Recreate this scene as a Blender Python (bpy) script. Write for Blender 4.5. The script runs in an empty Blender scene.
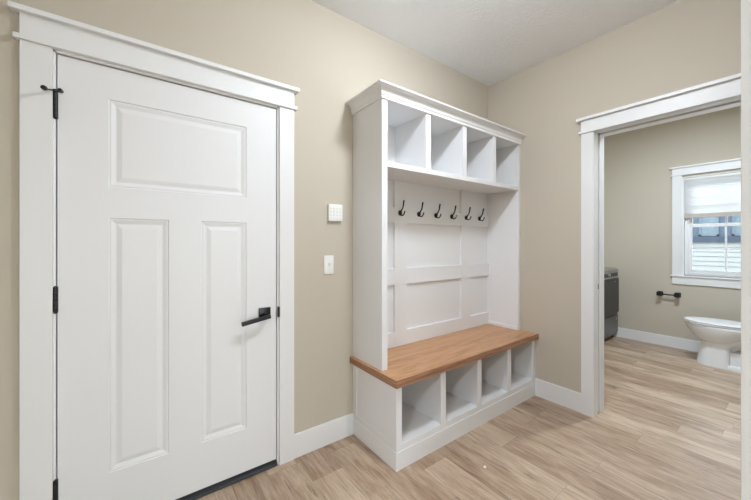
import bpy, bmesh, math, random
from mathutils import Vector
random.seed(7)
SC = bpy.context.scene
COL = SC.collection
PI = math.pi

# ------------------------------------------------------------------ materials
def srgb(r, g, b):
    f = lambda c: (c/255/12.92) if c/255 <= .04045 else ((c/255+.055)/1.055)**2.4
    return (f(r), f(g), f(b), 1)

def mat(name, col, rough=.5, metal=0, spec=.5, bump=0, bscale=200, coat=0):
    m = bpy.data.materials.new(name); m.use_nodes = True
    nt = m.node_tree; b = nt.nodes['Principled BSDF']
    b.inputs['Base Color'].default_value = col
    b.inputs['Roughness'].default_value = rough
    b.inputs['Metallic'].default_value = metal
    b.inputs['Specular IOR Level'].default_value = spec
    b.inputs['Coat Weight'].default_value = coat
    if bump:
        tc = nt.nodes.new('ShaderNodeTexCoord')
        n = nt.nodes.new('ShaderNodeTexNoise'); n.inputs['Scale'].default_value = bscale
        n.inputs['Detail'].default_value = 3
        bp = nt.nodes.new('ShaderNodeBump'); bp.inputs['Strength'].default_value = bump
        bp.inputs['Distance'].default_value = .002 if bscale > 65 else .007
        nt.links.new(tc.outputs['Object'], n.inputs['Vector'])
        nt.links.new(n.outputs['Fac'], bp.inputs['Height'])
        nt.links.new(bp.outputs['Normal'], b.inputs['Normal'])
    return m

class NT:
    """small helper for node graphs"""
    def __init__(s, m): s.nt = m.node_tree
    def n(s, t, **k):
        o = s.nt.nodes.new(t)
        for a, v in k.items(): setattr(o, a, v)
        return o
    def l(s, a, b): s.nt.links.new(a, b)
    def math(s, op, a, b=None, c=None, clamp=False):
        o = s.n('ShaderNodeMath', operation=op, use_clamp=clamp)
        for i, v in enumerate((a, b, c)):
            if v is None: continue
            if isinstance(v, (int, float)): o.inputs[i].default_value = v
            else: s.l(v, o.inputs[i])
        return o.outputs[0]
    def noise(s, vec, scale, detail=4, rough=.55, dist=0):
        o = s.n('ShaderNodeTexNoise'); s.l(vec, o.inputs['Vector'])
        o.inputs['Scale'].default_value = scale; o.inputs['Detail'].default_value = detail
        o.inputs['Roughness'].default_value = rough; o.inputs['Distortion'].default_value = dist
        return o.outputs['Fac']
    def mapping(s, vec, sc):
        o = s.n('ShaderNodeMapping'); s.l(vec, o.inputs['Vector']); o.inputs['Scale'].default_value = sc
        return o.outputs['Vector']
    def ramp(s, fac, stops):
        o = s.n('ShaderNodeValToRGB'); s.l(fac, o.inputs['Fac'])
        e = o.color_ramp.elements
        while len(e) < len(stops): e.new(.5)
        for x, (p, c) in zip(e, stops): x.position = p; x.color = c
        return o.outputs['Color']
    def mix(s, fac, a, b, mode='MIX'):
        o = s.n('ShaderNodeMix', data_type='RGBA', blend_type=mode)
        for i, v in ((0, fac), (6, a), (7, b)):
            if isinstance(v, (int, float)): o.inputs[i].default_value = v
            elif isinstance(v, tuple): o.inputs[i].default_value = v
            else: s.l(v, o.inputs[i])
        return o.outputs[2]

WALL = srgb(200, 191, 175)
m_wall = mat('beige_wall_paint', WALL, .85, spec=.12, bump=.12, bscale=260)
m_ceil = mat('textured_ceiling_paint', srgb(241, 241, 241), .9, spec=.1, bump=.6, bscale=64)
m_trim = mat('white_trim_paint', srgb(235, 235, 234), .38, spec=.4)
m_door = mat('white_door_paint', srgb(234, 234, 234), .42, spec=.4, bump=.03, bscale=400)
m_cab = mat('white_cabinet_paint', srgb(237, 237, 237), .42, spec=.4)
m_black = mat('matte_black_metal', srgb(24, 24, 26), .42, spec=.5)
m_blackg = mat('satin_black_hook', srgb(18, 18, 19), .3, spec=.5)
m_thresh = mat('dark_bronze_threshold', srgb(66, 68, 73), .45, metal=.3)
m_sweep = mat('dark_threshold', srgb(40, 42, 46), .5)
m_porc = mat('white_porcelain', srgb(240, 241, 242), .12, spec=.5, coat=.3)
m_seat = mat('white_seat_plastic', srgb(240, 241, 243), .22)
m_plas = mat('white_plastic', srgb(240, 240, 236), .4)
m_key = mat('pale_key_plastic', srgb(224, 223, 218), .5)
m_wash = mat('graphite_enamel', srgb(104, 104, 106), .35, metal=.35)
m_wdoor = mat('dark_graphite_door', srgb(26, 26, 29), .3, metal=.1)
m_wtop = mat('grey_lid_enamel', srgb(150, 146, 138), .35, metal=.3)
m_wctl = mat('black_control_glass', srgb(20, 20, 26), .15)
m_chrome = mat('brushed_steel', srgb(190, 190, 190), .3, metal=1)
m_rail = mat('shade_rail_taupe', srgb(196, 188, 180), .5)
m_side = mat('white_lap_siding', srgb(136, 142, 145), .7)
m_blue = mat('blue_grey_siding', srgb(66, 82, 98), .7)
m_band = mat('navy_trim_board', srgb(40, 54, 76), .6)
m_hpane = mat('house_window_glass', srgb(94, 112, 124), .1)
m_hframe = mat('pale_grey_window_frame', srgb(84, 100, 114), .5)
m_vinyl = mat('white_vinyl', srgb(242, 243, 244), .35)
m_grass = mat('pale_gravel', srgb(186, 184, 178), .9, bump=.4, bscale=30)
m_roof = mat('roof_shingle_grey', srgb(90, 90, 92), .9)
m_track = mat('dark_track_metal', srgb(95, 97, 100), .4, metal=.6)

def glass():
    m = bpy.data.materials.new('window_glass'); m.use_nodes = True
    g = NT(m); nt = m.node_tree
    nt.nodes.remove(nt.nodes['Principled BSDF'])
    t = g.n('ShaderNodeBsdfTransparent'); t.inputs['Color'].default_value = (.95, .97, .97, 1)
    gl = g.n('ShaderNodeBsdfGlossy'); gl.inputs['Roughness'].default_value = .02
    fr = g.n('ShaderNodeFresnel'); fr.inputs['IOR'].default_value = 1.45
    mx = g.n('ShaderNodeMixShader')
    g.l(fr.outputs[0], mx.inputs[0]); g.l(t.outputs[0], mx.inputs[1]); g.l(gl.outputs[0], mx.inputs[2])
    g.l(mx.outputs[0], nt.nodes['Material Output'].inputs['Surface'])
    return m
m_glass = glass()

def shade():
    m = bpy.data.materials.new('white_cellular_fabric'); m.use_nodes = True
    g = NT(m); nt = m.node_tree
    nt.nodes.remove(nt.nodes['Principled BSDF'])
    d = g.n('ShaderNodeBsdfDiffuse'); d.inputs['Color'].default_value = (.86, .87, .88, 1)
    t = g.n('ShaderNodeBsdfTranslucent'); t.inputs['Color'].default_value = (.97, .97, .97, 1)
    mx = g.n('ShaderNodeMixShader'); mx.inputs[0].default_value = .88
    g.l(d.outputs[0], mx.inputs[1]); g.l(t.outputs[0], mx.inputs[2])
    g.l(mx.outputs[0], nt.nodes['Material Output'].inputs['Surface'])
    return m
m_shade = shade()

def emit(name, col, st):
    m = bpy.data.materials.new(name); m.use_nodes = True
    b = m.node_tree.nodes['Principled BSDF']
    b.inputs['Base Color'].default_value = (.9, .9, .9, 1)
    b.inputs['Emission Color'].default_value = col; b.inputs['Emission Strength'].default_value = st
    return m
K = [.88, .98, 0, .72, 2.1]

PW = .181
def floor_mat():
    m = bpy.data.materials.new('oak_plank_floor'); m.use_nodes = True
    g = NT(m); b = m.node_tree.nodes['Principled BSDF']
    uv = g.n('ShaderNodeUVMap', uv_map='plank').outputs[0]
    at = g.n('ShaderNodeVertexColor', layer_name='tone').outputs[0]
    sp = g.n('ShaderNodeSeparateXYZ'); g.l(uv, sp.inputs[0])
    sc = g.n('ShaderNodeSeparateColor'); g.l(at, sc.inputs[0])
    u, v = sp.outputs[0], sp.outputs[1]
    r1, r2, r3 = sc.outputs[0], sc.outputs[1], sc.outputs[2]
    cb = g.n('ShaderNodeCombineXYZ')
    g.l(g.math('MULTIPLY_ADD', r2, 37., u), cb.inputs[0])
    g.l(g.math('MULTIPLY_ADD', r3, 53., v), cb.inputs[1])
    p = cb.outputs[0]
    broad = g.noise(g.mapping(p, (6.5, 1.1, 1)), 1, 6, .62, 1.6)
    streak = g.noise(g.mapping(p, (26, 2.4, 1)), 1, 8, .70, 2.2)
    fine = g.noise(g.mapping(p, (210, 7, 1)), 1, 3, .6)
    knot = g.noise(g.mapping(p, (15, 2.2, 1)), 1, 5, .62, 1.0)
    f = g.math('MULTIPLY', broad, .46)
    f = g.math('MULTIPLY_ADD', streak, .42, f)
    f = g.math('MULTIPLY_ADD', r1, .10, f)
    f = g.math('MULTIPLY_ADD', fine, .20, f)
    f = g.math('SUBTRACT', f, .152)
    c = g.ramp(f, [(.22, srgb(118, 90, 70)), (.38, srgb(165, 139, 115)), (.54, srgb(202, 180, 156)), (.76, srgb(226, 211, 190))])
    kn = g.n('ShaderNodeMapRange'); g.l(knot, kn.inputs[0])
    kn.inputs[1].default_value = .60; kn.inputs[2].default_value = .74
    kn.inputs[3].default_value = 0; kn.inputs[4].default_value = .75
    c = g.mix(kn.outputs[0], c, srgb(96, 72, 56))
    crack = g.noise(g.mapping(p, (46, 2.6, 1)), 1, 6, .7, 1.4)
    gate = g.noise(g.mapping(p, (6, 1.6, 1)), 1, 2, .5)
    ck = g.n('ShaderNodeMapRange'); g.l(g.math('MULTIPLY_ADD', gate, .55, crack), ck.inputs[0])
    ck.inputs[1].default_value = .87; ck.inputs[2].default_value = .96
    ck.inputs[3].default_value = 0; ck.inputs[4].default_value = .6
    c = g.mix(ck.outputs[0], c, srgb(92, 68, 54))
    d1 = g.math('MINIMUM', u, g.math('SUBTRACT', PW, u))
    seam = g.math('MAXIMUM', g.math('LESS_THAN', d1, .0011), g.math('LESS_THAN', v, .0018))
    c = g.mix(g.math('MULTIPLY', seam, .42), c, srgb(88, 70, 56))
    g.l(c, b.inputs['Base Color'])
    b.inputs['Roughness'].default_value = .34
    b.inputs['Specular IOR Level'].default_value = .6
    bp = g.n('ShaderNodeBump'); bp.inputs['Strength'].default_value = .12; bp.inputs['Distance'].default_value = .001
    g.l(g.math('SUBTRACT', streak, seam), bp.inputs['Height']); g.l(bp.outputs[0], b.inputs['Normal'])
    return m
m_floor = floor_mat()

def bench_mat():
    m = bpy.data.materials.new('stained_hickory_top'); m.use_nodes = True
    g = NT(m); b = m.node_tree.nodes['Principled BSDF']
    tc = g.n('ShaderNodeTexCoord').outputs['Object']
    sp = g.n('ShaderNodeSeparateXYZ'); g.l(tc, sp.inputs[0])
    brd = g.math('FLOOR', g.math('MULTIPLY', sp.outputs[1], 1/.118))
    cb = g.n('ShaderNodeCombineXYZ')
    g.l(g.math('MULTIPLY_ADD', brd, 7.3, sp.outputs[0]), cb.inputs[0])
    g.l(g.math('MULTIPLY_ADD', brd, 3.1, sp.outputs[1]), cb.inputs[1])
    g.l(sp.outputs[2], cb.inputs[2])
    p = cb.outputs[0]
    warp = g.noise(g.mapping(p, (.8, 7, 7)), 1, 3, .5, .4)
    ring = g.math('FRACT', g.math('MULTIPLY', warp, 11))
    ring = g.math('ABSOLUTE', g.math('SUBTRACT', ring, .5))
    fine = g.noise(g.mapping(p, (3.2, 90, 90)), 1, 5, .68)
    broad = g.noise(g.mapping(p, (.8, 14, 14)), 1, 3, .6)
    wn = g.n('ShaderNodeTexWhiteNoise', noise_dimensions='1D'); g.l(brd, wn.inputs['W'])
    f = g.math('MULTIPLY', ring, .26)
    f = g.math('MULTIPLY_ADD', fine, .6, f)
    f = g.math('MULTIPLY_ADD', broad, .4, f)
    f = g.math('MULTIPLY_ADD', wn.outputs[0], .16, f)
    c = g.ramp(f, [(.34, srgb(150, 104, 72)), (.60, srgb(199, 149, 107)), (.88, srgb(218, 174, 132))])
    g.l(c, b.inputs['Base Color'])
    b.inputs['Roughness'].default_value = .36
    return m
m_wood = bench_mat()
def edge_mat():  # striped reddish grain, darkened to carry the shade on the bench edge
    m = bpy.data.materials.new('shaded_edge_hickory'); m.use_nodes = True
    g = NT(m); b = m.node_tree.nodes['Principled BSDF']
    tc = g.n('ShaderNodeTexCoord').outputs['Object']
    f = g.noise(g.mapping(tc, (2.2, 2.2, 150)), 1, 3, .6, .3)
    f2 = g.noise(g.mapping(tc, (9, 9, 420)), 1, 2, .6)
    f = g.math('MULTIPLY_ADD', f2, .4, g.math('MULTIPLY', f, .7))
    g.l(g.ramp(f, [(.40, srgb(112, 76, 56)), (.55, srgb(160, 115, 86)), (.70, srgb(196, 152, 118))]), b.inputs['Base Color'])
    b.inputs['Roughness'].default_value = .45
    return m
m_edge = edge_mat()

# ------------------------------------------------------------------ mesh helpers
class MB:
    def __init__(s): s.bm = bmesh.new()
    def box(s, x0, x1, y0, y1, z0, z1, bev=0, seg=2):
        x0, x1 = sorted((x0, x1)); y0, y1 = sorted((y0, y1)); z0, z1 = sorted((z0, z1))
        r = bmesh.ops.create_cube(s.bm, size=1)
        vs = r['verts']
        for v in vs:
            v.co = Vector(((x0+x1)/2+v.co.x*(x1-x0), (y0+y1)/2+v.co.y*(y1-y0), (z0+z1)/2+v.co.z*(z1-z0)))
        if bev:
            es = list({e for v in vs for e in v.link_edges})
            bmesh.ops.bevel(s.bm, geom=es, offset=bev, segments=seg, profile=.5, affect='EDGES')
        return s
    def cyl(s, c, axis, r, length, seg=24, r2=None):
        """cylinder/cone from point c along axis"""
        a = Vector(axis).normalized()
        q = Vector((0, 0, 1)).rotation_difference(a)
        g = bmesh.ops.create_cone(s.bm, cap_ends=True, segments=seg, radius1=r, radius2=r if r2 is None else r2, depth=length)
        for v in g['verts']: v.co = q @ (v.co+Vector((0, 0, length/2))) + Vector(c)
        return s
    def loft(s, rings, cap=True):
        prev = None; first = None
        for ring in rings:
            cur = [s.bm.verts.new(p) for p in ring]
            if prev:
                n = len(cur)
                for i in range(n):
                    s.bm.faces.new((prev[i], prev[(i+1) % n], cur[(i+1) % n], cur[i]))
            else: first = cur
            prev = cur
        if cap:
            s.bm.faces.new(list(reversed(first))); s.bm.faces.new(prev)
        return s
    def tube(s, pts, rad, seg=12):
        pts = [Vector(p) for p in pts]
        rr = rad if isinstance(rad, (list, tuple)) else [rad]*len(pts)
        rings = []; up = Vector((.31, .17, .93))
        for i, p in enumerate(pts):
            t = (pts[min(i+1, len(pts)-1)]-pts[max(i-1, 0)]).normalized()
            n = (up - t*up.dot(t)).normalized(); b = t.cross(n); up = n
            rings.append([p+(n*math.cos(k*2*PI/seg)+b*math.sin(k*2*PI/seg))*rr[i] for k in range(seg)])
        return s.loft(rings)
    def prism(s, prof, path):
        """closed profile list of (out, z); path gives function (out,z,i)->point for every station"""
        rings = [[f(o, z) for o, z in prof] for f in path]
        return s.loft(rings)
    def face(s, pts):
        return s.bm.faces.new([s.bm.verts.new(p) for p in pts])
    def build(s, name, m, parent=None, smooth=None):
        bmesh.ops.recalc_face_normals(s.bm, faces=s.bm.faces)
        root = Vector((0, 0, 0)); q = parent
        while q is not None: root += Vector(q.location); q = q.parent
        for v in s.bm.verts: v.co -= root
        me = bpy.data.meshes.new(name); s.bm.to_mesh(me); s.bm.free()
        me.materials.append(m)
        o = bpy.data.objects.new(name, me); COL.objects.link(o)
        if parent is not None: o.parent = parent
        if smooth:
            me.set_sharp_from_angle(angle=math.radians(smooth))
            for p in me.polygons: p.use_smooth = True
        return o

def smooth_path(pts, n=6):
    """catmull-rom resample"""
    P = [Vector(p) for p in pts]; out = []
    for i in range(len(P)-1):
        a = P[max(i-1, 0)]; b = P[i]; c = P[i+1]; d = P[min(i+2, len(P)-1)]
        for k in range(n):
            t = k/n
            out.append(.5*((2*b)+(c-a)*t+(2*a-5*b+4*c-d)*t*t+(3*b-a-3*c+d)*t**3))
    out.append(P[-1]); return out

def tag(o, label, cat, group=None, kind=None):
    o['label'] = label; o['category'] = cat
    if group: o['group'] = group
    if kind: o['kind'] = kind
    return o
def struct(o): o['kind'] = 'structure'; return o
def empty(name, loc):
    o = bpy.data.objects.new(name, None); o.empty_display_size = .1
    o.location = loc; COL.objects.link(o); return o

# ------------------------------------------------------------------ camera
D, H = 1.8345, 1.2873
cam = bpy.data.cameras.new('camera'); co = bpy.data.objects.new('camera', cam); COL.objects.link(co)
co.location = (0, -D, H); co.rotation_euler = (PI/2, 0, math.radians(53.648-90))
cam.sensor_width = 36; cam.lens = 36*320.9/751
cam.shift_x = .002; cam.shift_y = -.00945; cam.clip_start = .02
SC.camera = co

# ------------------------------------------------------------------ shell
ZC = 2.791
XB, XB2 = 2.712, 2.882          # wall with the pocket-door opening
XC = 5.313                      # far wall of the bathroom
YF = -1.768                     # front wall the camera looks through
OY0, OY1, OZ = -.892, -1.652, 2.107

def floor():
    bm = bmesh.new(); uvl = bm.loops.layers.uv.new('plank'); cl = bm.loops.layers.color.new('tone')
    x_lo, x_hi, y_lo, y_hi = -2.62, 5.40, -5.1, .62
    L = 1.22
    rnd = random.Random(11)
    k0 = math.floor((x_lo-.763)/PW)
    known = {0: -.244, 3: -.536, 4: -.116, 6: -.68, 7: -1.11, 9: -.628, 10: -1.168}
    for k in range(k0, k0+60):
        a = .763+k*PW
        if a > x_hi: break
        y0 = known.get(k, rnd.uniform(-1.2, 0))
        j = math.floor((y_lo-y0)/L)
        while y0+j*L < y_hi:
            ya, yb = max(y0+j*L, y_lo), min(y0+(j+1)*L, y_hi)
            t = (rnd.random(), rnd.random(), rnd.random())
            if k == 0 and j == -1: t = (1.0, .37, .9)
            if yb-ya > .002:
                xa, xb = max(a, x_lo), min(a+PW, x_hi)
                pts = [(xa, ya), (xb, ya), (xb, yb), (xa, yb)]
                f = bm.faces.new([bm.verts.new((px, py, 0)) for px, py in pts])
                for lp, (px, py) in zip(f.loops, pts):
                    lp[uvl].uv = (px-a, py-(y0+j*L))
                    lp[cl] = (t[0], t[1], t[2], 1)
            j += 1
    me = bpy.data.meshes.new('floor'); 
    # underside and sides so the slab has thickness
    lo = [bm.verts.new((x, y, -.06)) for x, y in ((x_lo, y_lo), (x_hi, y_lo), (x_hi, y_hi), (x_lo, y_hi))]
    bm.faces.new(list(reversed(lo)))
    bm.to_mesh(me); bm.free(); me.materials.append(m_floor)
    o = bpy.data.objects.new('floor', me); COL.objects.link(o); struct(o)
floor()

struct(MB().box(-2.62, 5.463, -5.12, .64, ZC, ZC+.1).build('ceiling', m_ceil))

DX0, DX1, DZ1 = -.285, .664, 2.082     # rough hole of the garage door
b = MB(); b.box(-1.07, DX0, 0, .12, 0, ZC); b.box(DX1, XB2-.12, 0, .12, 0, ZC); b.box(DX0, DX1, 0, .12, DZ1, ZC)
struct(b.build('wall_back', m_wall))

# right wall: two skins beside the opening (the door slides between them), solid over and past it
SL0, SL1 = 2.777, 2.821
b = MB()
b.box(XB, SL0-.012, OY0+.016, 0, 0, ZC); b.box(SL1+.012, XB2, OY0+.016, .52, 0, ZC)
b.box(SL0-.012, SL1+.012, OY0+.016, 0, OZ+.14, ZC)
b.box(XB, SL0-.012, OY0+.016, OY1-.016, OZ+.016, ZC); b.box(SL1+.012, XB2, OY0+.016, OY1-.016, OZ+.016, ZC)
b.box(SL0-.012, SL1+.012, OY0+.016, OY1-.016, OZ+.14, ZC)
b.box(XB, XB2, OY1-.016, YF, 0, ZC)
struct(b.build('wall_right', m_wall))
struct(MB().box(-1.07, -.95, -1.888, 0, 0, ZC).build('wall_left', m_wall))
FX0, FX1 = -.95, 1.0                    # cased opening the camera stands in
b = MB(); b.box(FX1+.016, 5.463, YF, YF-.12, 0, ZC)
b.box(FX0, FX1+.016, YF, YF-.12, 2.45, ZC)
struct(b.build('wall_front', m_wall))
# bathroom shell
WY0, WY1, WZ0, WZ1 = -.915, -1.62, .897, 2.08
b = MB(); b.box(XC, XC+.15, .64, WY0, 0, ZC); b.box(XC, XC+.15, WY1, YF, 0, ZC)
b.box(XC, XC+.15, WY0, WY1, 0, WZ0); b.box(XC, XC+.15, WY0, WY1, WZ1, ZC)
struct(b.build('wall_far', m_wall))
struct(MB().box(SL1+.012, XC+.15, .52, .64, 0, ZC).build('wall_laundry', m_wall))
# hall behind the camera
struct(MB().box(-2.62, -2.5, -5.12, YF-.12, 0, ZC).build('wall_hall_left', m_wall))
struct(MB().box(3.2, 3.32, -5.12, YF-.12, 0, ZC).build('wall_hall_right', m_wall))
PX0, PX1, PZ = -1.45, 2.05, 2.12        # unseen patio door, added in the hall wall as daylight fill
b = MB(); b.box(-2.5, PX0, -5.12, -5.0, 0, ZC); b.box(PX1, 3.2, -5.12, -5.0, 0, ZC); b.box(PX0, PX1, -5.12, -5.0, PZ, ZC)
struct(b.build('wall_hall_rear', m_wall))
struct(MB().box(-2.5, -1.07, YF, YF-.12, 0, ZC).build('wall_hall_front', m_wall))

# baseboards
BH = .141
def base(name, x0, x1, y0, y1, h=BH):
    struct(MB().box(x0, x1, y0, y1, .0, h, .002).build(name, m_trim))
base('baseboard_back', .7485, 1.170, -.014, 0)
base('baseboard_left', -.95, -.936, -1.75, 0)
base('baseboard_right', XB-.014, XB, -.459, -.810, .145)
base('baseboard_far', XC-.014, XC, .50, YF, .130)
base('baseboard_laundry', XB2+.02, XC-.014, .506, .52, .130)

# ------------------------------------------------------------------ casing sets
def cap_board(b, axis, a0, a1, face, sgn, z0):
    """fillet, head board and cap; axis 'x' or 'y' is the run, face = wall plane, sgn = side it stands off to"""
    def bx(p0, p1, d, za, zb, bev=.0015):
        if axis == 'x': b.box(p0, p1, face, face+sgn*d, za, zb, bev)
        else: b.box(face, face+sgn*d, p0, p1, za, zb, bev)
    return bx

# door casing in the back wall
t1 = struct(empty('trim_1', (.19, 0, 0)))
CI0, CI1 = -.2785, .6605            # inner edges of the side casing
b = MB(); b.box(-.370, CI0, -.018, 0, 0, 2.0776, .0015); b.build('side_casing', m_trim, t1)
b = MB(); b.box(CI1, .7485, -.018, 0, 0, 2.0776, .0015); b.build('side_casing', m_trim, t1)
bx = cap_board(b := MB(), 'x', 0, 0, 0, -1, 0)
bx(-.386, .7645, .030, 2.0775, 2.097)
b.build('head_fillet', m_trim, t1)
bx = cap_board(b := MB(), 'x', 0, 0, 0, -1, 0); bx(-.370, .7485, .020, 2.097, 2.183)
b.build('head_board', m_trim, t1)
bx = cap_board(b := MB(), 'x', 0, 0, 0, -1, 0); bx(-.396, .7735, .042, 2.183, 2.203)
b.build('head_cap', m_trim, t1)
b = MB(); b.box(DX0, -.2705, .004, .12, 0, 2.068); b.box(.650, DX1, .004, .12, 0, 2.068); b.box(DX0, DX1, .004, .12, 2.068, DZ1)
b.box(-.2785, -.2705, -.004, .004, 0, 2.0775); b.box(.650, .6605, -.004, .004, 0, 2.0775); b.box(-.2785, .6605, -.004, .004, 2.068, 2.0775)
# stops behind the leaf close the gap
b.box(-.2705, -.255, .052, .07, 0, 2.068); b.box(.635, .650, .052, .07, 0, 2.068); b.box(-.255, .635, .052, .07, 2.05, 2.068)
b.build('door_jamb', m_trim, t1)
b = MB(); b.box(-.2705, -.2669, .012, .052, .02, 2.068); b.box(.6466, .650, .012, .052, .02, 2.068); b.box(-.2669, .6466, .012, .052, 2.0639, 2.068); b.build('weatherstrip', m_sweep, t1)
b = MB(); b.cyl((.6515, -.008, .897), (0, 1, 0), .0, .0001) if False else None
b = MB(); b.box(.6504, .6635, -.0200, -.003, .858, .918, .0050, 4); b.build('strike_plate', m_black, t1)
b = MB(); b.box(-.2705, .650, -.012, .12, .0, .014, .003); b.box(-.2705, .650, -.004, .048, .014, .019, .001)
b.build('threshold', m_thresh, t1)

# pocket-door opening in the right wall
t2 = struct(empty('trim_2', (XB, -1.27, 0)))
def bxB(p0, p1, d, za, zb): return MB().box(XB, XB-d, p0, p1, za, zb, .0015)
bxB(-.810, -.888, .018, 0, OZ).build('side_casing', m_trim, t2)
bxB(-1.656, -1.736, .018, 0, OZ).build('side_casing', m_trim, t2)
bxB(-.796, -1.748, .030, OZ, OZ+.017).build('head_fillet', m_trim, t2)
bxB(-.810, -1.736, .020, OZ+.017, 2.203).build('head_board', m_trim, t2)
bxB(-.784, -1.760, .042, 2.203, 2.223).build('head_cap', m_trim, t2)
for xa, xb in ((XB-.012, SL0), (SL1, XB2+.02)):
    b = MB(); b.box(xa, xb, OY0+.016, OY0, 0, OZ, .001); b.build('split_jamb', m_trim, t2)
    b = MB(); b.box(xa, xb, OY0, OY1, OZ, OZ+.016, .001); b.build('head_jamb', m_trim, t2)
b = MB(); b.box(XB-.012, XB2+.02, OY1, OY1-.016, 0, OZ, .001); b.build('strike_jamb', m_trim, t2)
b = MB(); b.box(SL0+.004, SL1-.004, OY0+.014, OY1, OZ+.03, OZ+.06); b.build('sliding_track', m_track, t2)
b = MB(); b.box(XB2, XB2+.018, -.81, OY0+.016, 0, OZ, .0015); b.box(XB2, XB2+.018, -.81, -1.736, OZ+.016, 2.203, .0015); b.box(XB2, XB2+.018, OY1-.016, -1.736, 0, OZ, .0015)
b.build('rear_casing', m_trim, t2)
# the leaf inside its pocket
d2 = struct(empty('door_2', (2.795, -.5, 0)))
tag(d2, 'white pocket door slid into the right wall, only its edge showing in the jamb slot', 'door', kind='structure')
b = MB(); b.box(2.780, 2.812, -.120, OY0+.008, .012, OZ+.028, .001); b.build('door_leaf', m_door, d2)
b = MB(); b.box(2.785, 2.807, OY0+.008, OY0+.0045, .938, .980, .001); b.build('latch_plate', m_track, d2)

# opening the camera looks through (its right casing closes the picture)
t3 = struct(empty('trim_3', (FX1, YF, 0)))
b = MB(); b.box(FX1, FX1+.085, YF, YF+.018, 0, 2.434, .0015); b.build('side_casing', m_trim, t3)
b = MB(); b.box(FX0+.016, FX1+.10, YF, YF+.018, 2.434, 2.52, .0015); b.build('head_board', m_trim, t3)
b = MB(); b.box(FX1, FX1+.016, YF, YF-.12, 0, 2.434); b.build('jamb', m_trim, t3)
b = MB(); b.box(FX0+.016, FX1+.016, YF, YF-.12, 2.434, 2.45); b.build('head_jamb', m_trim, t3)

d3 = struct(empty('added_fill_door', ((PX0+PX1)/2, -5.06, 0)))  # glazed door added out of view to bring in fill daylight
n = 3; w_ = (PX1-PX0)/n
for k in range(n):
    xa, xb = PX0+k*w_, PX0+(k+1)*w_; y = -5.04-.03*(k % 2)
    b = MB()
    for x0, x1, z0, z1 in ((xa, xa+.06, .02, PZ), (xb-.06, xb, .02, PZ), (xa+.06, xb-.06, .02, .10), (xa+.06, xb-.06, PZ-.07, PZ)): b.box(x0, x1, y, y-.028, z0, z1, .002)
    f = b.build('added_door_panel', m_vinyl, d3)
    b = MB(); b.box(xa+.058, xb-.058, y-.012, y-.016, .098, PZ-.068); b.build('pane', m_glass, f)
b = MB(); b.box(PX0, PX1, -5.0, -5.12, 0, .02); b.build('added_door_sill_track', m_track, d3)

# ------------------------------------------------------------------ garage door
d1 = struct(empty('door_1', (.19, 0, 0)))
tag(d1, 'white three-panel door with black lever handle, in the back wall left of the bench', 'door', kind='structure')
def door_leaf():
    bm = bmesh.new(); fy = .002
    X = [-.2665, -.104, .121, .259, .4805, .6462]; Z = [.024, .269, 1.398, 1.535, 1.923, 2.0635]
    panels = [((-.104, .4805), (1.535, 1.923)), ((-.104, .121), (.269, 1.398)), ((.259, .4805), (.269, 1.398))]
    def q(x0, x1, z0, z1, y=fy): bm.faces.new([bm.verts.new(p) for p in ((x0, y, z0), (x1, y, z0), (x1, y, z1), (x0, y, z1))])
    for i in range(5):
        for j in range(5):
            cx, cz = (X[i]+X[i+1])/2, (Z[j]+Z[j+1])/2
            if any(a[0] < cx < a[1] and c[0] < cz < c[1] for a, c in panels): continue
            q(X[i], X[i+1], Z[j], Z[j+1])
    prof = [(0, 0), (.0025, .0045), (.004, .0045), (.0065, .0035), (.010, .0040), (.024, .0095), (.027, .0098), (.046, .0038), (.049, .0034)]
    for (x0, x1), (z0, z1) in panels:
        prev = None
        for o, d in prof:
            ring = [bm.verts.new(p) for p in ((x0+o, fy+d, z0+o), (x1-o, fy+d, z0+o), (x1-o, fy+d, z1-o), (x0+o, fy+d, z1-o))]
            if prev:
                for i in range(4): bm.faces.new((prev[i], prev[(i+1) % 4], ring[(i+1) % 4], ring[i]))
            prev = ring
        bm.faces.new(prev)
    x0, x1, z0, z1 = X[0], X[-1], Z[0], Z[-1]; yb = fy+.045
    for f in (((x0, fy, z0), (x0, yb, z0), (x0, yb, z1), (x0, fy, z1)), ((x1, fy, z0), (x1, fy, z1), (x1, yb, z1), (x1, yb, z0)),
              ((x0, fy, z1), (x0, yb, z1), (x1, yb, z1), (x1, fy, z1)), ((x0, fy, z0), (x1, fy, z0), (x1, yb, z0), (x0, yb, z0)),
              ((x0, yb, z0), (x1, yb, z0), (x1, yb, z1), (x0, yb, z1))):
        bm.faces.new([bm.verts.new(p) for p in f])
    bmesh.ops.remove_doubles(bm, verts=bm.verts, dist=1e-5)
    m = MB(); m.bm.free(); m.bm = bm
    return m.build('door_leaf', m_door, d1)
door_leaf()
b = MB(); b.box(-.266, .646, .004, .045, .019, .026, .001); b.box(-.266, .646, -.002, .004, .019, .034, .001); b.build('bottom_sweep', m_sweep, d1)
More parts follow.
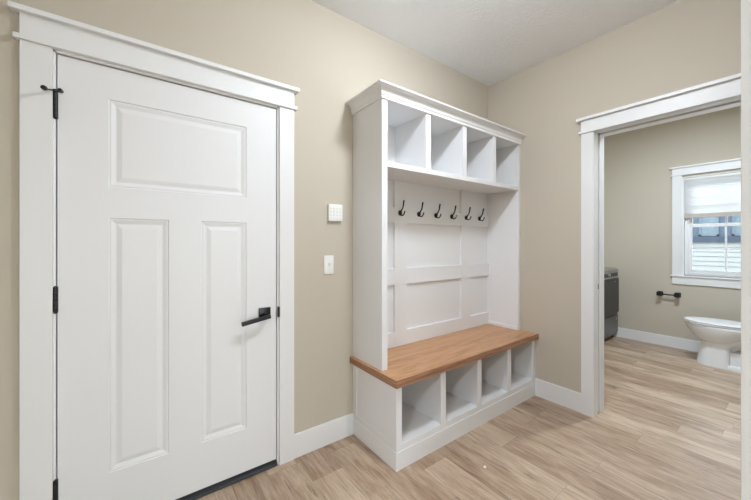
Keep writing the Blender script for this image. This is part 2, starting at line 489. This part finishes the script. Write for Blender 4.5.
# hinges: knuckle barrel with two narrow leaves
for za, zb in ((1.797, 1.902), (1.001, 1.107), (.208, .316)):
    b = MB()
    n = 5; hgt = (zb-za)/n
    for k in range(n): b.cyl((-.2715, -.0075, za+k*hgt+.0004), (0, 0, 1), .0066, hgt-.0008, 16)
    b.cyl((-.2715, -.0075, zb), (0, 0, 1), .0052, .004, 16, .0035); b.cyl((-.2715, -.0075, za-.003), (0, 0, 1), .0035, .003, 16, .0052)
    b.box(-.2785, -.2735, -.0058, -.0040, za, zb); b.box(-.2695, -.2640, -.0015, .0020, za, zb)
    b.build('hinge', m_black, d1, 40)
b = MB()
b.cyl((-.2715, -.0075, 1.906), (0, 0, 1), .010, .007, 20)
b.tube([(-.2715, -.008, 1.9095), (-.281, -.030, 1.902), (-.292, -.052, 1.894)], .0026, 10)
b.tube([(-.2715, -.008, 1.9095), (-.258, -.012, 1.9135)], .0045, 10)
hs = b.build('hinge_stop', m_black, d1, 40)
b = MB(); a = Vector((-.44, -.9, 0)).normalized()
b.cyl(Vector((-.292, -.052, 1.894))-a*.004, a, .0055, .008, 16, .0095); b.cyl(Vector((-.292, -.052, 1.894))+a*.004, a, .0095, .010, 16, .0085)
b.cyl((-.2575, -.0135, 1.9135), (.2, .98, 0), .0078, .0138, 16)
b.build('rubber_bumper', m_blackg, hs, 40)
# lever set
b = MB(); b.box(.5465, .6115, -.0075, .002, .8555, .9205, .0015); b.cyl((.579, -.0075, .880), (0, -1, 0), .013, .034, 24)
ro = b.build('rosette', m_blackg, d1, 30)
b = MB()
c, s = math.cos(math.radians(9)), math.sin(math.radians(9))
q = MB(); q.box(-.143, .012, -.058, -.040, -.0105, .0105, .0012)
for v in q.bm.verts: v.co = Vector((.585+v.co.x*c-v.co.z*s, v.co.y, .8765+v.co.x*s+v.co.z*c))
q.build('lever', m_black, ro)
b = MB(); b.cyl((.587, -.0575, .8768), (0, -1, 0), .0035, .0008, 16); b.build('keyhole', m_blackg, ro)

# ------------------------------------------------------------------ hall tree
ht = empty('hall_tree', (1.94, -.23, 0))
tag(ht, 'white built-in hall tree with a wooden bench, cubbies above and below, and black coat hooks', 'hall tree')
BX0, BX1, BF = 1.172, XB-.0015, -.454
ZT, ZU = .5235, .4805
# --- storage base
b = MB()
b.box(BX0+.005, BX0+.030, BF+.019, -.001, .004, ZU)                # left end
b.box(BX1-.03, BX1, BF+.019, -.001, .0, ZU)                       # right end
b.box(BX0+.03, BX1-.03, BF+.019, -.012, .115, .138)               # deck
b.box(BX0+.03, BX1-.03, -.012, -.001, .0, ZU)                     # back
base_o = b.build('storage_base', m_cab, ht)
ST = [(BX0+.0008, 1.214), (1.541, 1.587), (1.918, 1.963), (2.299, 2.344), (2.667, BX1)]
b = MB()
for xa, xb in ST: b.box(xa, xb, BF, BF+.019, .1, ZU, .001)
b.box(1.214, 2.667, BF+.0008, BF+.019, .1, .140, .001)
b.build('face_frame', m_cab, base_o)
b = MB(); b.box(BX0-.003, BX1, BF-.003, BF, 0, .103); b.box(BX0-.003, BX0+.005, BF, -.001, 0, .103)
b.build('plinth_board', m_cab, base_o)
b = MB()
for ya, yb in ((BF+.0005, BF+.062), (-.044, -.001)): b.box(BX0, BX0+.006, ya, yb, .103, ZU, .001)
b.box(BX0, BX0+.006, BF+.062, -.044, .103, .140, .001); b.box(BX0, BX0+.006, BF+.062, -.044, ZU-.03, ZU, .001)
b.build('end_panel_frame', m_cab, base_o)
for xa, xb in ST[1:4]:
    b = MB(); b.box(xa+.006, xb-.006, BF+.019, -.012, .138, ZU); b.build('divider', m_cab, base_o)
# --- wooden seat
b = MB(); b.box(1.1495, BX1-.0005, -.482, -.001, ZU, ZT, .0025); tp = b.build('bench_top', m_wood, ht)
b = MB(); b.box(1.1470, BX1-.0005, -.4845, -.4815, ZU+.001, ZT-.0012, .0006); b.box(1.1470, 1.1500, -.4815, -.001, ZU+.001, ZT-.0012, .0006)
b.build('shaded_edge_band', m_edge, tp)['label'] = 'redder striped band around the bench top, darkened for the shade on its edge'
# --- upper hutch
HX0, HF, ZP = 1.1695, -.325, 2.163
b = MB()
b.box(HX0, 1.2125, HF, -.001, ZT, ZP, .0012)
hutch = b.build('side_panel', m_cab, ht)
b = MB(); b.box(2.677, BX1, HF, -.001, ZT, ZP, .0012); b.box(2.667, 2.677, HF+.004, -.026, ZT, ZT+.03, .001); b.build('side_panel', m_cab, ht)
b = MB(); b.box(1.2125, 2.677, HF+.0005, -.012, 1.7475, 1.7815, .001); sh = b.build('shelf', m_cab, ht)
for xa, xb in ((1.540, 1.587), (1.922, 1.967), (2.299, 2.342)):
    b = MB(); b.box(xa, xb, HF+.0008, -.012, 1.7815, 2.147, .001); b.build('divider', m_cab, ht)
b = MB(); b.box(1.2125, 2.677, HF+.001, -.001, 2.147, ZP, .001); b.build('top_panel', m_cab, ht)
# back with battens
b = MB(); b.box(1.2125, 2.677, -.012, -.001, ZT, 2.147); bk = b.build('back_panel', m_cab, ht)
b = MB()
VS = [(1.517, 1.637), (2.276, 2.397)]
for xa, xb in VS: b.box(xa, xb, -.031, -.012, ZT, 1.7475, .0015)
segs = [(1.2125, 1.517), (1.637, 2.276), (2.397, 2.677)]
for xa, xb in segs:
    for za, zb in ((ZT, .633), (.979, 1.096), (1.434, 1.548)): b.box(xa, xb, -.0305, -.012, za, zb, .0015)
b.build('batten_grid', m_cab, bk)
# crown with a mitred left return
prof = [(0, 2.1485), (.0095, 2.1485), (.0095, 2.1655), (.0135, 2.1685)]
for k in range(9):
    a = k/8*PI/2
    prof.append((.0155+.033*(1-math.cos(a)), 2.173+.038*math.sin(a)))
prof += [(.0525, 2.2125), (.0555, 2.2150), (.0555, 2.2225), (0, 2.2225)]
b = MB()
b.prism(prof, [lambda o, z: (HX0-o, -.001, z), lambda o, z: (HX0-o, HF-o, z), lambda o, z: (BX1-.001, HF-o, z)])
b.build('crown_moulding', m_cab, ht, 25)
b = MB(); b.box(HX0, BX1-.001, HF, -.001, ZP, 2.222); b.build('crown_cover', m_cab, ht)
# coat hooks
def make_hook(x):
    z = 1.510; y = -.0308
    b = MB(); n = 28
    ring = lambda r, yy, zs=1.12: [(x+r*math.cos(i*2*PI/n), yy, z+r*zs*math.sin(i*2*PI/n)) for i in range(n)]
    b.loft([ring(.0170, y), ring(.0178, y-.003), ring(.016, y-.008), ring(.010, y-.012)])
    h = b.build('coat_hook', m_blackg, ht, 50)
    pts = smooth_path([(x, y-.008, z+.004), (x, y-.022, z+.022), (x, y-.036, z+.043), (x, y-.041, z+.068), (x, y-.047, z+.090)], 6)
    rr = [.0050+.0016*abs(i/(len(pts)-1)-.4)*1.5 for i in range(len(pts))]; rr[-1] = .0036
    b = MB(); b.tube(pts, rr, 12); b.build('upper_prong', m_blackg, h, 60)
    pts = smooth_path([(x, y-.008, z-.010), (x, y-.024, z-.020), (x, y-.041, z-.016), (x, y-.052, z-.001), (x, y-.055, z+.010)], 6)
    b = MB(); b.tube(pts, [.0045]*(len(pts)-3)+[.005, .005, .0034], 12); b.build('lower_prong', m_blackg, h, 60)
    return h
for k in range(6): make_hook(1.566+k*.1926)

# ------------------------------------------------------------------ wall plates
kp = empty('keypad', (1.03, 0, 1.425))
tag(kp, 'square white keypad with rows of small keys on the beige wall above the light switch', 'keypad')
b = MB(); b.box(.979, 1.081, -.020, .004, 1.427, 1.537, .0055, 3); b.build('housing', m_plas, kp, 40)
for i in range(4):
    for j in range(4):
        x = .9925+i*.0235; z = 1.4445+j*.0215
        b = MB(); b.box(x-.004, x+.004+(.002 if i == 0 else 0), -.0212, -.0195, z-.005, z+.005, .0006); b.build('key', m_key, kp)
ls = empty('light_switch', (.988, 0, 1.085))
tag(ls, 'white single toggle light switch plate on the beige wall below the keypad', 'light switch')
b = MB(); b.box(.9535, 1.0225, -.0065, 0, 1.087, 1.207, .003, 2); b.build('switch_plate', m_plas, ls, 40)
b = MB(); b.box(.9835, .9925, -.0072, -.006, 1.135, 1.159, .0004); b.box(.9845, .9915, -.0175, -.006, 1.147, 1.157, .0015); b.build('toggle', m_key, ls)
for z in (1.117, 1.177):
    b = MB(); b.cyl((.988, -.0064, z), (0, -1, 0), .0028, .0008, 12); b.build('screw', m_key, ls)

# little fleck on the floor
b = MB(); n = 9
r0 = [(1.606+.009*math.cos(i*2*PI/n)*(1+.25*math.sin(3*i)), -.728+.0075*math.sin(i*2*PI/n)*(1+.2*math.cos(2*i)), 0) for i in range(n)]
r1 = [(1.606+(x-1.606)*.8, -.728+(y+.728)*.8, .004) for x, y, _ in r0]
r2 = [(1.607+(x-1.606)*.3, -.728+(y+.728)*.3, .0065) for x, y, _ in r0]
b.loft([r0, r1, r2])
tag(b.build('paint_chip', m_plas, None, 60), 'tiny white chip lying on the plank floor in front of the bench', 'chip')

# ------------------------------------------------------------------ bathroom window
w1 = struct(empty('window_1', (XC, -1.2675, WZ0)))
def pc(name, m, x0, x1, y0, y1, z0, z1, bev=.0015, par=w1):
    return MB().box(x0, x1, y0, y1, z0, z1, bev).build(name, m, par)
pc('side_casing', m_trim, XC-.018, XC, -.828, WY0, WZ0, 2.103)
pc('side_casing', m_trim, XC-.018, XC, WY1, -1.705, WZ0, 2.103)
pc('head_fillet', m_trim, XC-.028, XC, -.816, -1.717, 2.103, 2.118)
pc('head_board', m_trim, XC-.020, XC, -.828, -1.705, 2.118, 2.193)
pc('head_cap', m_trim, XC-.038, XC, -.805, -1.728, 2.193, 2.211)
pc('window_sill', m_trim, XC-.030, XC+.06, -.816, -1.717, WZ0-.018, WZ0)
pc('apron', m_trim, XC-.016, XC, -.828, -1.705, .787, WZ0-.018)
b = MB()
for y0, y1, z0, z1 in ((WY0, WY0-.016, WZ0, WZ1), (WY1, WY1+.016, WZ0, WZ1), (WY0-.016, WY1+.016, WZ1-.008, WZ1)): b.box(XC-.002, XC+.15, y0, y1, z0, z1)
b.build('window_jamb', m_trim, w1)
b = MB()
FA, FB = WY0-.016, WY1+.016
for y0, y1, z0, z1 in ((FA, FA-.03, WZ0, WZ1-.008), (FB, FB+.03, WZ0, WZ1-.008), (FA-.03, FB+.03, WZ0, WZ0+.03), (FA-.03, FB+.03, WZ1-.04, WZ1-.008)):
    b.box(XC+.06, XC+.13, y0, y1, z0, z1, .002)
b.build('window_frame', m_vinyl, w1)
def sash(x, z0, z1, name):
    b = MB(); ya, yb = FA-.03, FB+.03; w = .03
    for y0, y1, za, zb in ((ya, ya-w, z0, z1), (yb, yb+w, z0, z1), (ya-w, yb+w, z0, z0+.038), (ya-w, yb+w, z1-.034, z1)): b.box(x, x+.03, y0, y1, za, zb, .002)
    s = b.build(name, m_vinyl, w1)
    b = MB(); yc = (ya+yb)/2; zc = (z0+z1)/2
    b.box(x+.011, x+.019, yc-.008, yc+.008, z0+.038, z1-.034); b.box(x+.0115, x+.0185, ya-w, yb+w, zc-.008, zc+.008)
    b.build('muntin', m_vinyl, s)
    b = MB(); b.box(x+.0135, x+.0165, ya-w+.002, yb+w-.002, z0+.036, z1-.032); b.build('pane', m_glass, s)
sash(XC+.065, .927, 1.512, 'lower_sash')
sash(XC+.097, 1.478, 2.04, 'upper_sash')
# cellular shade half lowered
ws = empty('window_shade', (XC+.03, -1.2675, 1.58))
tag(ws, 'white cellular shade half lowered in the bathroom window', 'window shade')
b = MB(); n = 26; za, zb = 1.634, 2.045; pr = []
for i in range(n+1):
    z = za+(zb-za)*i/n
    pr.append((XC+.018+(0.0012 if i % 2 else 0), z))
bk_ = [(XC+.042-(0.0012 if i % 2 else 0), za+(zb-za)*i/n) for i in range(n+1)]
ya, yb = WY0-.0168, WY1+.0168
for P in (pr,):
    for (xa, z_a), (xb, z_b) in zip(P, P[1:]): b.face([(xa, ya, z_a), (xa, yb, z_a), (xb, yb, z_b), (xb, ya, z_b)])
bmesh.ops.remove_doubles(b.bm, verts=b.bm.verts, dist=1e-6)
b.build('pleated_fabric', m_shade, ws)
b = MB(); b.box(XC+.014, XC+.046, ya, yb, 1.588, 1.634, .003); b.build('bottom_rail', m_rail, ws)
b = MB(); b.box(XC+.012, XC+.048, ya, yb, 2.045, 2.072, .002); b.build('head_rail', m_plas, ws)

# ------------------------------------------------------------------ toilet
TX = 4.93
tl = empty('toilet', (TX, -1.40, 0))
tag(tl, 'white toilet with closed lid standing under the bathroom window', 'toilet')
def egg(yf, yb, hw, z, n=40, ex=2.6, mid=.5):
    ym = yf-(yf-yb)*mid; out = []
    for i in range(n):
        t = i*2*PI/n; c, s = math.cos(t), math.sin(t)
        if c >= 0: y = ym+(yf-ym)*c; x = hw*s
        else:
            y = ym-(ym-yb)*abs(c)**(2/ex); x = hw*math.copysign(abs(s)**(2/ex), s)
        out.append((TX+x, y, z))
    return out
b = MB()
b.loft([egg(-1.097, -1.355, .124, 0, ex=6), egg(-1.100, -1.355, .123, .01, ex=6), egg(-1.113, -1.355, .115, .10, ex=6), egg(-1.128, -1.358, .107, .19, ex=6), egg(-1.136, -1.37, .104, .232, ex=5), egg(-1.14, -1.38, .10, .25, ex=4)])
bowl_lv = [(.238, -1.19, -1.31, .05), (.240, -1.165, -1.33, .085), (.246, -1.14, -1.35, .106), (.260, -1.112, -1.38, .124), (.285, -1.08, -1.42, .142), (.32, -1.052, -1.47, .160), (.36, -1.025, -1.53, .174), (.40, -1.009, -1.575, .182), (.418, -1.004, -1.58, .184), (.424, -1.008, -1.578, .180)]
b.loft([egg(yf, yb, hw, z) for z, yf, yb, hw in bowl_lv])
bowl = b.build('bowl', m_porc, tl, 50)
b = MB(); b.loft([egg(-1.20, -1.70, .122, 0, ex=5), egg(-1.20, -1.70, .121, .030, ex=5), egg(-1.21, -1.69, .114, .040, ex=5)]); b.build('foot', m_porc, bowl, 50)
b = MB()
b.tube(smooth_path([(TX, -1.33, .21), (TX, -1.39, .26), (TX, -1.46, .30), (TX, -1.55, .27), (TX, -1.61, .17), (TX, -1.62, .03)], 5), .066, 20)
b.box(TX-.085, TX+.085, -1.47, -1.69, .25, .41, .03, 4); b.box(TX-.078, TX+.078, -1.31, -1.62, .02, .168, .010, 3)
web = [(-1.28, .17), (-1.338, .206), (-1.42, .284), (-1.62, .34), (-1.62, .39), (-1.45, .33), (-1.28, .27)]
b.loft([[(TX-.100, y, z) for y, z in web], [(TX+.100, y, z) for y, z in web]])
b.build('trapway', m_porc, bowl, 50)
b = MB(); b.box(TX-.17, TX+.17, -1.52, -1.735, .385, .424, .015, 3); b.build('tank_deck', m_porc, bowl, 50)
b = MB(); b.loft([egg(-1.012, -1.50, .172, .4242, ex=3.2), egg(-1.003, -1.50, .180, .4292, ex=3.2), egg(-.999, -1.502, .185, .431, ex=3.2), egg(-.999, -1.502, .185, .438, ex=3.2), egg(-1.002, -1.50, .182, .4405, ex=3.2)])
b.build('seat', m_seat, tl, 40)
b = MB(); b.loft([egg(-1.012, -1.505, .172, .4405, ex=3.2), egg(-1.001, -1.505, .182, .4455, ex=3.2), egg(-.997, -1.507, .186, .447, ex=3.2), egg(-.999, -1.505, .184, .456, ex=3.2), egg(-1.02, -1.49, .165, .4605, ex=3.2), egg(-1.10, -1.42, .09, .4625, ex=3.2)])
b.build('seat_lid', m_seat, tl, 40)
b = MB(); b.box(TX-.20, TX+.20, -1.555, -1.745, .424, .745, .022, 4); tank = b.build('tank', m_porc, tl, 40)
b = MB(); b.box(TX-.21, TX+.21, -1.545, -1.752, .745, .782, .012, 3); b.build('tank_lid', m_porc, tl, 40)
b = MB(); b.cyl((TX-.15, -1.555, .70), (0, 1, 0), .011, .012, 16); b.box(TX-.155, TX-.085, -1.535, -1.545, .694, .706, .003); b.build('flush_lever', m_chrome, tank)

# paper holder
ph = empty('toilet_paper_holder', (XC, -.80, .65))
tag(ph, 'black square-ended toilet paper holder on the bathroom wall left of the window', 'toilet paper holder')
for y in (-.716, -.880):
    b = MB(); b.box(XC, XC-.008, y-.026, y+.026, .628, .680, .0015); b.box(XC-.008, XC-.072, y-.016, y+.016, .637, .669, .0015)
    b.box(XC-.072, XC-.078, y-.0245, y+.0245, .629, .678, .0015); b.build('mounting_post', m_black, ph)
b = MB(); b.cyl((XC-.050, -.864, .650), (0, 1, 0), .0085, .132, 16); b.build('bar', m_black, ph, 40)

# ------------------------------------------------------------------ laundry machine
WX0, WX1, WF, WB = 4.615, 5.297, -.268, .43
wm = empty('washing_machine', ((WX0+WX1)/2, .11, 0))
tag(wm, 'dark grey laundry machine seen past the left jamb of the bathroom doorway', 'washing machine')
b = MB(); b.box(WX0, WX1, WF, WB, .04, .872, .012, 3); b.build('body', m_wash, wm, 40)
def rr(y0, y1, z, ins): return [(WX0+ins, y0, z), (WX1-ins, y0, z), (WX1-ins, y1, z), (WX0+ins, y1, z)]
b = MB(); b.loft([rr(WF-.006, WB, .885, 0), rr(WF-.010, WB, .905, -.002), rr(WF-.008, WB, .925, -.002), rr(WF+.015, WB, .940, .006), rr(WF+.08, WB-.02, .948, .03)]); b.build('lid', m_wtop, wm, 40)
b = MB(); b.box(WX0+.004, WX1-.004, WF-.006, WF+.02, .838, .886, .004); cp = b.build('control_panel', m_wctl, wm)
b = MB(); b.cyl(((WX0+WX1)/2, WF-.006, .862), (0, -1, 0), .021, .018, 32); b.build('dial', m_chrome, cp, 40)
b = MB(); b.box(WX0+.002, WX1-.002, WF-.012, WF+.01, .812, .838, .004); b.build('handle_strip', m_chrome, wm)
b = MB(); nn = 14; top = [(WX0+.004, .808), (WX1-.004, .808)]
low = [(WX1-.004-(WX1-WX0-.008)*i/nn, .352-.030*math.sin(PI*i/nn)) for i in range(nn+1)]
outl = top+low
b.loft([[(x, WF, z) for x, z in outl], [(x, WF-.014, z) for x, z in outl], [(WX0+.004+(x-WX0-.004)*.98+.006, WF-.020, .58+(z-.58)*.985) for x, z in outl]])
wd = b.build('loading_door', m_wdoor, wm)
b = MB(); b.box(WX1-.17, WX1-.14, WF-.0203, WF-.022, .765, .775); b.build('door_emblem', m_chrome, wd)
b = MB(); b.box(WX0+.004, WX1-.004, WF-.008, WF, .075, .312, .003); lp = b.build('lower_panel', m_wash, wm)
b = MB(); b.box(WX1-.085, WX1-.055, WF-.0095, WF-.008, .245, .285, .0005); b.build('energy_badge', m_chrome, lp)
b = MB(); b.box(WX0+.02, WX1-.02, WF+.03, WB-.03, .028, .042); b.build('kick_plate', m_wctl, wm)
for x in (WX0+.05, WX1-.05):
    for y in (WF+.05, WB-.06):
        b = MB(); b.cyl((x, y, 0), (0, 0, 1), .02, .012, 16); b.cyl((x, y, .012), (0, 0, 1), .008, .03, 12); b.build('foot', m_wctl, wm)

# ------------------------------------------------------------------ outside
struct(MB().box(-14, 20, -18, 14, -.75, -.60).build('ground', m_grass))
hb = empty('neighbour_house', (11, -.5, -.6))
tag(hb, 'neighbouring house with white lap siding and blue-grey upper wall outside the bathroom window', 'house')
HXf = 11.0
b = MB(); b.box(HXf+.03, HXf+6, -6, 5, -.6, 3.2)
hw_ = b.build('core_wall', m_side, hb)
b = MB(); z = -.6
while z < 1.28:
    b.face([(HXf, -6, z), (HXf, 5, z), (HXf+.022, 5, z+.112), (HXf+.022, -6, z+.112)])
    b.face([(HXf, -6, z), (HXf+.03, -6, z), (HXf+.03, 5, z), (HXf, 5, z)])
    z += .112
zt_ = z
b.build('lap_siding', m_side, hw_)
b = MB(); b.box(HXf-.05, HXf+.03, -6, 5, zt_, zt_+.13); b.build('trim_band', m_band, hw_)
b = MB(); b.box(HXf, HXf+.03, -6, 5, zt_+.13, 3.2); b.build('upper_siding', m_blue, hw_)
for yc in (-.40, -.94, -2.0, .35, 1.1):
    b = MB(); z0, z1, w = zt_+.15, 2.6, .165
    for y0, y1, za, zb in ((yc-w, yc-w+.035, z0, z1), (yc+w-.035, yc+w, z0, z1), (yc-w, yc+w, z0, z0+.035), (yc-w, yc+w, z1-.035, z1)): b.box(HXf-.03, HXf, y0, y1, za, zb)
    f = b.build('window', m_hframe, hb)
    b = MB(); b.box(HXf-.012, HXf, yc-w+.035, yc+w-.035, z0+.035, z1-.035); b.build('pane', m_hpane, f)
b = MB(); b.loft([[(HXf-.5, -6.4, 3.2), (HXf+6.5, -6.4, 3.2), (HXf+3, -6.4, 4.4)], [(HXf-.5, 5.4, 3.2), (HXf+6.5, 5.4, 3.2), (HXf+3, 5.4, 4.4)]]); b.build('roof', m_roof, hb)

# ------------------------------------------------------------------ lamps
def lamp(x, y, watts, label, r=.13, h=.075):
    e = empty('ceiling_light', (x, y, ZC)); tag(e, label, 'ceiling light')
    b = MB(); b.cyl((x, y, ZC-.022), (0, 0, 1), r+.012, .022, 48); b.build('canopy', m_plas, e, 40)
    prof = [(r*math.cos(a), -h*math.sin(a)) for a in [k*PI/2/10 for k in range(10)]]
    area = sum(PI*(p[0]+q[0])*math.hypot(p[0]-q[0], p[1]-q[1]) for p, q in zip(prof, prof[1:]+[(0, -h)]))
    b = MB(); n = 48
    b.loft([[(x+pr*math.cos(i*2*PI/n), y+pr*math.sin(i*2*PI/n), ZC-.0225+pz) for i in range(n)] for pr, pz in prof])
    b.build('glass_dome', emit('lit_dome', LAMP, watts/(PI*area)), e, 60)
LAMP = (.85, .925, 1.03, 1)
lamp(1.25, -1.10, 40*K[0], 'round flush ceiling light over the floor in front of the bench')
def wafer(x, y, watts, label, r=.085):
    e = empty('ceiling_light', (x, y, ZC)); tag(e, label, 'ceiling light')
    b = MB(); n = 40
    ring = lambda q, z: [(x+q*math.cos(i*2*PI/n), y+q*math.sin(i*2*PI/n), z) for i in range(n)]
    b.loft([ring(r+.02, ZC), ring(r+.02, ZC-.006), ring(r+.012, ZC-.014), ring(r, ZC-.014), ring(r, ZC-.006)]); b.build('trim_ring', m_plas, e, 40)
    b = MB(); b.cyl((x, y, ZC-.012), (0, 0, 1), r-.0005, .006, 40); b.build('diffuser', emit('wafer_diffuser', (.80, .93, 1.07, 1), watts/(PI*PI*r*r)), e)
wafer(3.80, -1.18, 45*K[1], 'round flat ceiling light in the bathroom')
lamp(-1.75, -2.55, 100*K[3], 'unseen round fill light added in the hall, at its left end')  # added lamp out of view, fill light towards the right wall

w = bpy.data.worlds.new('daylight'); SC.world = w; w.use_nodes = True
bg = w.node_tree.nodes['Background']; bg.inputs['Color'].default_value = (.94, .97, 1, 1); bg.inputs['Strength'].default_value = 2.6*K[4]

vs = SC.view_settings
SC.display_settings.display_device = 'sRGB'
vs.view_transform = 'Standard'; vs.look = 'None'; vs.gamma = 1; vs.use_curve_mapping = False
vs.exposure = .10
